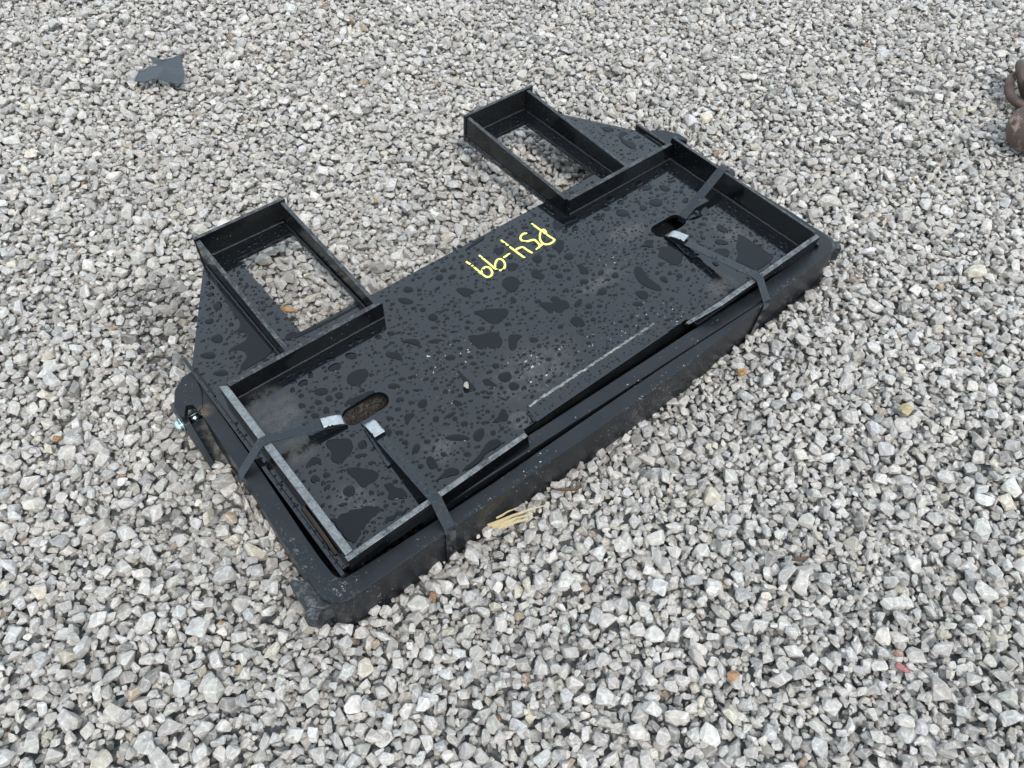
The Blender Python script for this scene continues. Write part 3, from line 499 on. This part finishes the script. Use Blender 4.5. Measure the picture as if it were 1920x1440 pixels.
for k, P in enumerate(PUD):
    P = [(x/1e4, y/1e4) for x, y in P]; P = chaikin(P, True, 2); P = wob(P, .0016 if k in (35, 36) else .00035, k); cx_, cy_ = sum(p[0] for p in P)/len(P), sum(p[1] for p in P)/len(P)
    if k == 50 or any(inpoly(cx_, cy_, Q[0]) for Q in polysm): continue
    polysm.append((P, min(p[0] for p in P)-.001, max(p[0] for p in P)+.001, min(p[1] for p in P)-.001, max(p[1] for p in P)+.001))
    hh = .0008 if k in (35, 51, 55, 36, 56) else .0013
    hh += k*4e-6
    if k in NAMED:
        V, F = [], []; CAP1.clear(); puddle(P, 0, hh, V, F); me = bpy.data.meshes.new('rain_puddle'); me.from_pydata(V, [], F); me.materials.append(m_water)
        me.polygons.foreach_set('use_smooth', [True]*len(me.polygons)); [setattr(me.polygons[q_], 'use_smooth', False) for q_ in CAP1]; o = link(bpy.data.objects.new('rain_puddle', me)); tag(o, NAMED[k], 'puddle', 'rain puddles on the plate')
    else: puddle(P, 0, hh)
def inpud(x, y, r):
    for P, a, b_, c, d in polysm:
        if a-r < x < b_+r and c-r < y < d+r:
            if inpoly(x, y, P): return True
            for p in P[::2]:
                if (p[0]-x)**2+(p[1]-y)**2 < (r+.0008)**2: return True
    return False
for cx, cy, a, b_, g in DRP:
    cx, cy, a, b_ = cx/1e4, cy/1e4, a/1e4, b_/1e4
    if any(inpoly(cx+u_*a, cy+v_*a, Q[0]) for Q in polysm for u_, v_ in ((0, 0), (.7, .7), (-.7, -.7), (.7, -.7), (-.7, .7))): continue
    drop(cx, cy, a, b_, R(g), 0, 16)
    for q in ([0] if a < b_*1.5 else [-.55, 0, .55]): mark(cx+q*a*math.cos(R(g)), cy+q*a*math.sin(R(g)), b_*1.05 if len([0]) and a >= b_*1.5 else (a+b_)/2)
blocks = [(-.568,-.546,-.16,.27),(.548,.572,-.16,.27),(-.57,-.232,.243,.262),(.232,.57,.243,.262),(-.439,-.426,.25,.61),(-.251,-.239,.25,.61),(.232,.244,.25,.61),(.412,.424,.25,.61),(-.172,.163,-.13,-.084),
          (-.47,-.42,.07,.115),(-.412,-.385,-.14,.075),(-.55,-.42,.08,.12),(.35,.385,-.14,.08),(.42,.55,.075,.12),(.42,.49,.06,.09)]
dry = [(-.512,.185,.05,.07),(-.525,.085,.045,.03)]
sizes = np.sort(np.concatenate([rng.lognormal(math.log(.0028), .36, 4200), rng.lognormal(math.log(.0015), .25, 1800)]))[::-1]
sizes = np.clip(sizes, 0.0009, .0054)
X = rng.uniform(-.575, .575, len(sizes)*2); Y = rng.uniform(-.14, .61, len(sizes)*2)
for k in range(len(sizes)*2):
    r = sizes[k//2]; x, y = X[k], Y[k]
    if not inpoly(x, y, OUT) or any(a-r < x < b_+r and c-r < y < d+r for a, b_, c, d in blocks): continue
    if r > .0034 and rng.rand() < .45: continue
    if any(((x-a)/c)**2+((y-b_)/d)**2 < 1 for a, b_, c, d in dry): continue
    if any(inpoly(x, y, [(wx+(.004 if i in (2, 3) else -.004)*1, wy) for i, (wx, wy) in enumerate(Wn)]) for Wn in WIN): continue
    if any(abs(x-s*.3826) < .047+r and abs(y-.0895) < .022+r for s in (-1, 1)): continue
    if not free(x, y, r) or inpud(x, y, r): continue
    e = 1+abs(rng.normal(0, .22)); drop(x, y, r*e, r/e**.5, rng.uniform(-.6, .9), 0, 12 if r > .0016 else 8); mark(x, y, r)
for k in range(150):     # on the edge bar
    r = min(.004, rng.lognormal(math.log(.0014), .4)); x, y = rng.uniform(-.16, .15), rng.uniform(-.116, -.094)
    if free(x, y+1, r): drop(x, y, r*1.15, r, rng.rand()*3, .0047, 10); mark(x, y+1, r)
for s in (-1, 1):        # on top of the end plates
    for k in range(60):
        y = rng.uniform(-.14, .37); r = rng.uniform(.0008, .0026)
        if free(s*.579, y+2, r, .002): drop(s*.579, y, r*1.25, r*.85, 1.4, .0091, 10); mark(s*.579, y+2, r)
for k in range(34):      # on the straps
    f_ = rng.rand(); r = rng.uniform(.0008, .0022)
    for (xa, ya, za), (xb, yb, zb) in (((-.3985,.01,.0152),(-.404,-.1395,.0364)), ((.3635,.0,.0185),(.3745,-.1395,.0384)), ((.44,.0912,.0074),(.55,.1102,.0425))):
        if rng.rand() < .33: drop(xa+(xb-xa)*f_+rng.uniform(-.006, .006)*(abs(xb-xa) < .05), ya+(yb-ya)*f_+rng.uniform(-.006, .006)*(abs(xb-xa) > .05), r, r*.8, 0, za+(zb-za)*f_, 8)
me = bpy.data.meshes.new('rain_beads'); me.from_pydata(VS, [], FS); me.materials.append(m_water); me.polygons.foreach_set('use_smooth', [True]*len(me.polygons))

for i in CAPS: me.polygons[i].use_smooth = False
tag(link(bpy.data.objects.new('rain_beads', me)), 'countless beads of rain water standing on the black plate', 'water drops', kind='stuff')
# ================================================================ STONES
def make_stone(seed, sub=3, flatten=None, spiky=1.0):
    rs = np.random.RandomState(seed); bm = bmesh.new(); bmesh.ops.create_icosphere(bm, subdivisions=sub, radius=1); co = np.array([v.co[:] for v in bm.verts])
    npl = rs.randint(6, 11); nrm = rs.normal(size=(npl, 3)); nrm /= np.linalg.norm(nrm, axis=1)[:, None]; dd = rs.uniform(.46, .92, npl)
    axes = np.vstack([np.eye(3), -np.eye(3)]); q = np.linalg.qr(rs.normal(size=(3, 3)))[0]; nrm = np.vstack([nrm, axes@q]); dd = np.concatenate([dd, rs.uniform(.75, .98, 6)])
    dt = co@nrm.T; rr = np.where(dt > .05, dd[None]/np.maximum(dt, .05), 9.0); srt = np.sort(rr, axis=1)
    k = 85.0; rad = -np.log(np.exp(-k*rr).sum(1))/k; edge = np.clip(1-(srt[:, 1]-srt[:, 0])/.10, 0, 1)
    ph = rs.uniform(0, 6, (5, 3)); fr = rs.uniform(2.5, 7, (5, 3)); rough = sum(np.sin(co@fr[i]+ph[i, 0])*.008 for i in range(5)); rad = rad+rough
    sc_ = np.array([1, rs.uniform(.66, .95), rs.uniform(.42, .78)]) if flatten is None else np.array(flatten)
    co = co*rad[:, None]*sc_; ext = np.abs(co).max(); co = co/ext
    for v, c in zip(bm.verts, co): v.co = c
    me = bpy.data.meshes.new('stone'); bm.to_mesh(me); bm.free(); at = me.attributes.new('edge', 'FLOAT', 'POINT'); at.data.foreach_set('value', edge.astype(np.float32))
    me.polygons.foreach_set('use_smooth', [True]*len(me.polygons)); me.update(); return me, np.abs(co).max(0)
NST = 28; protos = bpy.data.collections.new('stone_shapes'); ext = []
for i in range(NST):
    me, ex = make_stone(100+i, 4); me.materials.append(m_stone); o = bpy.data.objects.new('stone_shape', me); o.name = 'stone_shape_%02d' % i; protos.objects.link(o); ext.append(ex)
ext = np.array(ext)
rs = np.random.RandomState(7)
CELL = .0028; X0, X1, Y0, Y1 = -1.45, 2.45, -1.35, 2.45
nx, ny = int((X1-X0)/CELL), int((Y1-Y0)/CELL)
gx = X0+(np.arange(nx)+.5)*CELL; gy = Y0+(np.arange(ny)+.5)*CELL
def sst(d): return np.clip(d/.05, 0, 1)
def ground_z(x, y):
    return -.067+.004*np.sin(x*5.1+1)*np.cos(y*4.3)+.003*np.sin(x*11+y*7)+.006*np.exp(-((x+.62)**2+(y+.18)**2)/.02)-.013*np.exp(-((x-.07)**2+(y+.21)**2)/.025)+.009*np.exp(-((x-.54)**2+(y+.20)**2)/.025)-.045*sst(.57-np.abs(x))*sst(y+.15)*sst(.24-y)
GX, GY = np.meshgrid(gx, gy, indexing='ij'); BASE = ground_z(GX, GY); H = BASE-.040
# ground inside the view (camera-aligned trapezoid) plus a margin
cxy = np.array([-0.714, -0.674]); fd = np.array([math.sin(R(41.2357)), math.cos(R(41.2357))]); rd = np.array([fd[1], -fd[0]])
def view_ok(x, y, m=0.0):
    d = (x-cxy[0])*fd[0]+(y-cxy[1])*fd[1]; l = (x-cxy[0])*rd[0]+(y-cxy[1])*rd[1]
    return (d > .15-m) & (d < 2.55+m) & (np.abs(l-.02) < .68+.56*d+m)
blocked = np.zeros((nx, ny), bool)
def blk(x0, x1, y0, y1):
    blocked[int((x0-X0)/CELL):int((x1-X0)/CELL)+1, int((y0-Y0)/CELL):int((y1-Y0)/CELL)+1] = True
blk(-.613, -.590, -.18, .36); blk(.590, .613, -.17, .36); blk(-.60, .615, -.186, -.15); blk(-.640, -.60, -.165, -.10); blk(.60, .640, -.165, -.10); blk(-.638, -.60, .22, .34); blk(.60, .66, .14, .34)
blk(.14, .58, -.06, .20); blk(-.58, -.16, -.06, .04)
soilm = np.exp(-(((GX+.56)/.07)**2+((GY-.60)/.11)**2))+.9*np.exp(-(((GX+.60)/.035)**2+((GY-.50)/.06)**2))
pts, rots, scl, idx, tint, seeds = [], [], [], [], [], []
def tint_for(n):
    u = rs.rand(n); g = np.clip(rs.normal(.53, .082, n), .28, .74); c = np.stack([g*1.10, g*1.0, g*.90], 1)
    c *= 1+rs.normal(0, .008, (n, 3))
    m = u < .14; c[m] = c[m]*np.array([.965, .99, 1.025])
    m = (u > .14) & (u < .30); c[m] = c[m]*np.array([1.0, .985, .955])
    m = (u > .30) & (u < .33); c[m] = c[m]*np.array([1.02, .98, .86])
    m = (u > .33) & (u < .3312); c[m] = np.array([.40, .21, .08])*rs.uniform(.7, 1.2, (m.sum(), 1))
    m = (u > .3312) & (u < .336); c[m] = np.array([.42, .31, .22])*rs.uniform(.8, 1.2, (m.sum(), 1))
    m = (u > .336) & (u < .356); c[m] = c[m]*np.array([.52, .52, .52])
    m = (u > .356) & (u < .47); c[m] = c[m]*.80
    return c
from mathutils import Euler
def lay(n, med, sig, lo, hi, cand, kbest, tilt):
    sz = np.clip(rs.lognormal(math.log(med), sig, n), lo, hi); T = tint_for(n); order = rs.permutation(n)
    XX = rs.uniform(X0+.06, X1-.06, (n, cand)); YY = rs.uniform(Y0+.06, Y1-.06, (n, cand)); ok = view_ok(XX, YY)
    I = ((XX-X0)/CELL).astype(int); J = ((YY-Y0)/CELL).astype(int); ty = rs.randint(0, NST, n)
    for k in range(n):
        a = sz[k]/2; best = None; bv = 9; r = max(1, int(a*.72/CELL)); cnt = 0
        for c in range(cand):
            if not ok[k, c]: continue
            i, j = I[k, c], J[k, c]
            rb = max(1, int(a*.35/CELL))
            if blocked[i-rb:i+rb+1:max(1, rb), j-rb:j+rb+1:max(1, rb)].any() : continue
            if soilm[i, j] > .55 and a > .006 and rs.rand() < .7: continue
            h = H[i-r:i+r+1:max(1, r//2), j-r:j+r+1:max(1, r//2)]; v = h.mean()-BASE[i, j]
            if v < bv: bv = v; best = (i, j, c)
            cnt += 1
            if cnt >= kbest: break
        if best is None: continue
        i, j, c = best; ex = ext[ty[k]]; yaw = rs.rand()*6.283; up_ = rs.rand() < .16
        e = Euler((rs.normal(0, tilt)+(1.2 if up_ else 0), rs.normal(0, tilt), yaw)); hz = a*(ex[2] if not up_ else ex[1])
        win = H[i-r:i+r+1, j-r:j+r+1]; hb = np.percentile(win, 70); z = hb+hz*.66
        if z+hz > BASE[i, j]+.019: z = BASE[i, j]+.019-hz*rs.uniform(.8, 1.1)
        x, y = XX[k, c], YY[k, c]; rr = int(a/CELL)+1
        gi, gj = np.arange(i-rr, i+rr+1), np.arange(j-rr, j+rr+1); dx = (gx[gi]-x)[:, None]; dy = (gy[gj]-y)[None]
        cu, su = math.cos(yaw), math.sin(yaw); u_ = (dx*cu+dy*su)/(a*ex[0]); v_ = (-dx*su+dy*cu)/(a*(ex[1] if not up_ else ex[2]))
        q = u_*u_+v_*v_; top = np.where(q < 1, z+hz*np.sqrt(np.clip(1-q**1.6, 0, 1))*.92, -9)
        sl = H[i-rr:i+rr+1, j-rr:j+rr+1]; np.maximum(sl, top, out=sl)
        pts.append((x, y, z)); rots.append(tuple(e)); scl.append(a); idx.append(ty[k]); tint.append(T[order[k]]*(.62 if soilm[i, j] > .3 and rs.rand() < .7 else (.20 if abs(x) < .56 and -.155 < y < .235 else 1.0)))  # stones under the tray tinted dark to paint in the plate's shade
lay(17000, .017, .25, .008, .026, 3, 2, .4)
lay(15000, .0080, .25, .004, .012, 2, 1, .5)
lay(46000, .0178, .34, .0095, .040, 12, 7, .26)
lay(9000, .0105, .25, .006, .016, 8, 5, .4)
n = len(pts); P = np.array(pts, np.float32); print('stones', n)
me = bpy.data.meshes.new('gravel'); me.vertices.add(n); me.vertices.foreach_set('co', P.ravel())
def attr(nm, typ, data, key): a = me.attributes.new(nm, typ, 'POINT'); a.data.foreach_set(key, np.ascontiguousarray(data).ravel())
attr('rot', 'FLOAT_VECTOR', np.array(rots, np.float32), 'vector'); attr('size', 'FLOAT', np.array(scl, np.float32), 'value'); attr('kind_index', 'INT', np.array(idx, np.int32), 'value')
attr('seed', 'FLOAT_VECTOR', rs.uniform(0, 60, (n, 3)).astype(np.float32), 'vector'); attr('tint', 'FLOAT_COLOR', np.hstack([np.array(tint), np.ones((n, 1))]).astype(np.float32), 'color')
me.update(); gravel = link(bpy.data.objects.new('gravel', me)); tag(gravel, 'pale grey crushed limestone gravel covering the whole ground', 'gravel', kind='stuff')
ng = bpy.data.node_groups.new('scatter_stones', 'GeometryNodeTree')
ng.interface.new_socket('Geometry', in_out='INPUT', socket_type='NodeSocketGeometry'); ng.interface.new_socket('Geometry', in_out='OUTPUT', socket_type='NodeSocketGeometry')
gi_, go_ = ng.nodes.new('NodeGroupInput'), ng.nodes.new('NodeGroupOutput')
mp_ = ng.nodes.new('GeometryNodeMeshToPoints'); iop = ng.nodes.new('GeometryNodeInstanceOnPoints'); ci = ng.nodes.new('GeometryNodeCollectionInfo')
ci.inputs['Collection'].default_value = protos; ci.inputs['Separate Children'].default_value = True; ci.inputs['Reset Children'].default_value = True
def named(nm, typ):
    q = ng.nodes.new('GeometryNodeInputNamedAttribute'); q.data_type = typ; q.inputs['Name'].default_value = nm; return q.outputs[0]
L = ng.links.new; L(gi_.outputs[0], mp_.inputs['Mesh']); L(mp_.outputs['Points'], iop.inputs['Points']); L(ci.outputs[0], iop.inputs['Instance']); iop.inputs['Pick Instance'].default_value = True
L(named('kind_index', 'INT'), iop.inputs['Instance Index']); L(named('rot', 'FLOAT_VECTOR'), iop.inputs['Rotation']); L(named('size', 'FLOAT'), iop.inputs['Scale']); L(iop.outputs[0], go_.inputs[0])
md = gravel.modifiers.new('scatter', 'NODES'); md.node_group = ng
# ground sheet below the stones
bm = bmesh.new(); K = 160
vg = [[bm.verts.new((X0-.6+(X1-X0+1.2)*i/K, Y0-.6+(Y1-Y0+1.2)*j/K, float(ground_z(X0-.6+(X1-X0+1.2)*i/K, Y0-.6+(Y1-Y0+1.2)*j/K))-.038)) for j in range(K+1)] for i in range(K+1)]
for i in range(K):
    for j in range(K): bm.faces.new((vg[i][j], vg[i+1][j], vg[i+1][j+1], vg[i][j+1]))
tag(mobj('ground', bm, m_grit, None, 0, True), kind='structure')
def hsurf(x, y, r=3):
    i, j = int((x-X0)/CELL), int((y-Y0)/CELL); return float(H[i-r:i+r+1, j-r:j+r+1].max())
# single stones that stand out
def stone(seed, loc, size, col, rot, label, flatten=None):
    me, ex = make_stone(seed, 3, flatten); m = stone_mat('stone_colour', col); me.materials.append(m)
    o = link(bpy.data.objects.new('stone', me)); o.location = loc; o.scale = (size/2,)*3; o.rotation_euler = rot; tag(o, label, 'stone'); return o
stone(501, (-.2165, .0165, .0065), .0185, (.47, .40, .31), (.2, .1, .9), 'small cream pebble lying on the wet black plate', (1, .72, .6))
for sd_, x, y, s_, c_, lb in ((502, .262, -.245, .026, (.40, .19, .045), 'rusty orange stone on the gravel below the front bar, right of centre'),
    (503, -.478, -.235, .020, (.33, .15, .05), 'small orange stone by the front bar near the left strap'),
    (504, .012, -.775, .022, (.52, .17, .16), 'pinkish red stone in the gravel at lower right'), (505, .030, -.757, .021, (.36, .22, .15), 'brown stone touching the pinkish red one'),
    (506, -.203, -.618, .020, (.42, .22, .10), 'orange brown stone in the gravel below the middle of the photo'), (508, .42, -.50, .028, (.52, .42, .22), 'pale yellow stone in the gravel right of the frame')):
    stone(sd_, (x, y, hsurf(x, y)-.001), s_, c_, (.3, .2, sd_), lb)
# ================================================================ LITTER AND RUSTY IRON
def sheet(name, pts, faces, m, label, cat, th, sub=0, parent=None):
    bm = bmesh.new(); vs = [bm.verts.new(p) for p in pts]
    for f in faces: bm.faces.new([vs[i] for i in f])
    if sub: bmesh.ops.subdivide_edges(bm, edges=bm.edges, cuts=sub, use_grid_fill=True, fractal=.12, seed=3)
    o = mobj(name, bm, m, parent, 0, False); md = o.modifiers.new('thick', 'SOLIDIFY'); md.thickness = th
    if label: tag(o, label, cat)
    return o
z = -.056
scrap = empty('plastic_scrap', (-.18, 1.39, z), 'torn folded piece of black plastic lying on the gravel at upper left', 'plastic scrap')
sheet('lower_flap', [(-.258,1.385,z),(-.242,1.362,z+0.0020),(-.212,1.352,z+0.0060),(-.176,1.300,z+0.0010),(-.161,1.303,z+0.0020),(-.178,1.372,z+0.0150),(-.2,1.41,z+0.0100),(-.238,1.408,z+0.0040)], [(0,1,2,7),(2,6,7),(2,5,6),(2,3,4,5)], m_plastic, None, None, .0022, 2, scrap)
sheet('upper_flap', [(-.176,1.302,z+0.0015),(-.166,1.296,z+0.0015),(-.142,1.335,z+0.0080),(-.118,1.398,z+0.0150),(-.165,1.405,z+0.0180),(-.188,1.455,z+0.0150),(-.186,1.415,z+0.0120)], [(0,1,2,6),(2,3,4,6),(4,5,6)], m_plastic, None, None, .0022, 2, scrap)
sp = empty('wood_splinter', (-.29, -.215, -.065), 'straw coloured splintered piece of wood beside the front bar', 'wood piece')
zz = -.062
for k, (a, c, w0, w1, dz) in enumerate((((-.340,-.199),(-.262,-.224),.0075,.0030,.004),((-.335,-.205),(-.268,-.230),.0080,.0025,.002),((-.328,-.211),(-.280,-.232),.0085,.0040,.0),((-.300,-.210),(-.236,-.236),.0040,.0008,.006),((-.322,-.199),(-.284,-.208),.0035,.0012,.009))):
    d = Vector((c[0]-a[0], c[1]-a[1], 0)); s = Vector((-d.y, d.x, 0)).normalized(); A = Vector((a[0], a[1], zz+dz)); B = Vector((c[0], c[1], zz+dz+.004)); Mi = A.lerp(B, .55)+s*.0015
    bm = bmesh.new(); rows = []
    for p, w_ in ((A, w0), (A.lerp(B, .3), w0*1.05), (Mi, (w0+w1)/2), (B, w1)):
        rows.append([bm.verts.new(p+s*w_*.75*q+Vector((0, 0, h))) for q, h in ((-.5, 0), (.5, 0), (.4, .0028), (-.4, .0024))])
    for r0, r1 in zip(rows, rows[1:]):
        for j in range(4): bm.faces.new((r0[j-1], r0[j], r1[j], r1[j-1]))
    bm.faces.new(rows[0]); bm.faces.new(rows[-1][::-1]); mobj('splinter', bm, m_straw, sp)
def blade(name, path, w, m, label, cat, curl=.004, seed=1):
    q = random.Random(seed); P = [Vector(a_) for a_ in path]; C = []
    for a_, c_ in zip(P, P[1:]): C += [a_.lerp(c_, i/6) for i in range(6)]
    C.append(P[-1]); bm = bmesh.new(); rows = []
    for i, c_ in enumerate(C):
        t_ = i/(len(C)-1); d = (C[min(i+1, len(C)-1)]-C[max(i-1, 0)]).normalized(); s = Vector((-d.y, d.x, 0)).normalized(); ww = w*(math.sin(math.pi*(.08+.86*t_))**.7)*q.uniform(.75, 1.15)
        rows.append([bm.verts.new(c_+s*ww*k/2+Vector((0, 0, curl*k*k*q.uniform(.7, 1.3)+q.uniform(-.0006, .0006)))) for k in (-1, -.5, 0, .5, 1)])
    for a_, c_ in zip(rows, rows[1:]):
        for j in range(4): bm.faces.new((a_[j], a_[j+1], c_[j+1], c_[j]))
    o = mobj(name, bm, m, None, 0, True); md = o.modifiers.new('thick', 'SOLIDIFY'); md.thickness = .0007; tag(o, label, cat); return o
hz = hsurf(-.35, .44)+.002
blade('dry_leaf', [(-.368,.462,hz),(-.354,.444,hz+.004),(-.336,.428,hz+.001)], .012, m_leaf, 'curled dry brown leaf on gravel seen through the left window', 'leaf', .005, 4)
hz = hsurf(-.185, -.232)+.001
blade('bark_scrap', [(-.203,-.213,hz),(-.190,-.226,hz+.003),(-.176,-.236,hz+.002),(-.163,-.238,hz+.001)], .0075, m_bark, 'small dark brown scrap of bark beside the front bar', 'bark', .003, 7)
hz = hsurf(.05, -.56)+.001
blade('bark_scrap', [(.018,-.556,hz),(.030,-.566,hz+.003),(.044,-.570,hz)], .008, m_bark, 'dark curled scrap of bark lying in gravel below the right half', 'bark', .003, 9)
#
# chain links and round weight cut by the right edge
ch = empty('iron_chain', (1.58, -.06, -.05), 'rusty heavy chain links heaped on the gravel at the right edge', 'chain')
def ringlink(c, L_, W_, r, rot, name='chain_link'):
    Mx = Euler(rot).to_matrix(); P = []
    for i in range(36):
        t_ = 2*math.pi*i/36; x, y = math.cos(t_), math.sin(t_); P.append(Vector(c)+Mx@Vector((W_*x, L_*math.copysign(abs(y)**.8, y), 0)))
    bm = bmesh.new(); tube(bm, P, r, 12, True); return mobj(name, bm, m_chain, ch, 0, True)
ringlink((1.585,-.096,-.050), .062, .042, .0115, (.15, .1, R(-60)))
ringlink((1.612,-.070,-.040), .042, .027, .0108, (.9, .25, R(15)))
ringlink((1.600,-.130,-.032), .046, .030, .0110, (.5, -.3, R(75)))
wt = empty('iron_weight', (1.392,-.216,-.08), 'round rusty brown iron weight half cut off by the right edge', 'iron weight')
bm = bmesh.new(); bmesh.ops.create_uvsphere(bm, u_segments=48, v_segments=28, radius=.066)
for v_ in bm.verts:
    v_.co.z *= .92; v_.co *= 1+.012*math.sin(v_.co.x*60)*math.cos(v_.co.y*50); v_.co += Vector((1.392,-.216,-.022))
mobj('body', bm, m_rust, wt, 0, True)
bm = bmesh.new(); tube(bm, [(1.392,-.216,.035),(1.392,-.216,.050)], [.022, .018], 20); mobj('collar', bm, m_rust, wt, .002)
bm = bmesh.new(); P = [Vector((1.392,-.216,.066))+Vector((math.cos(a_)*.022, -math.sin(a_)*.010, math.sin(a_)*.022)) for a_ in np.arange(24)*math.pi/12]; tube(bm, P, .0065, 10, True); mobj('eye', bm, m_rust, wt, 0, True)
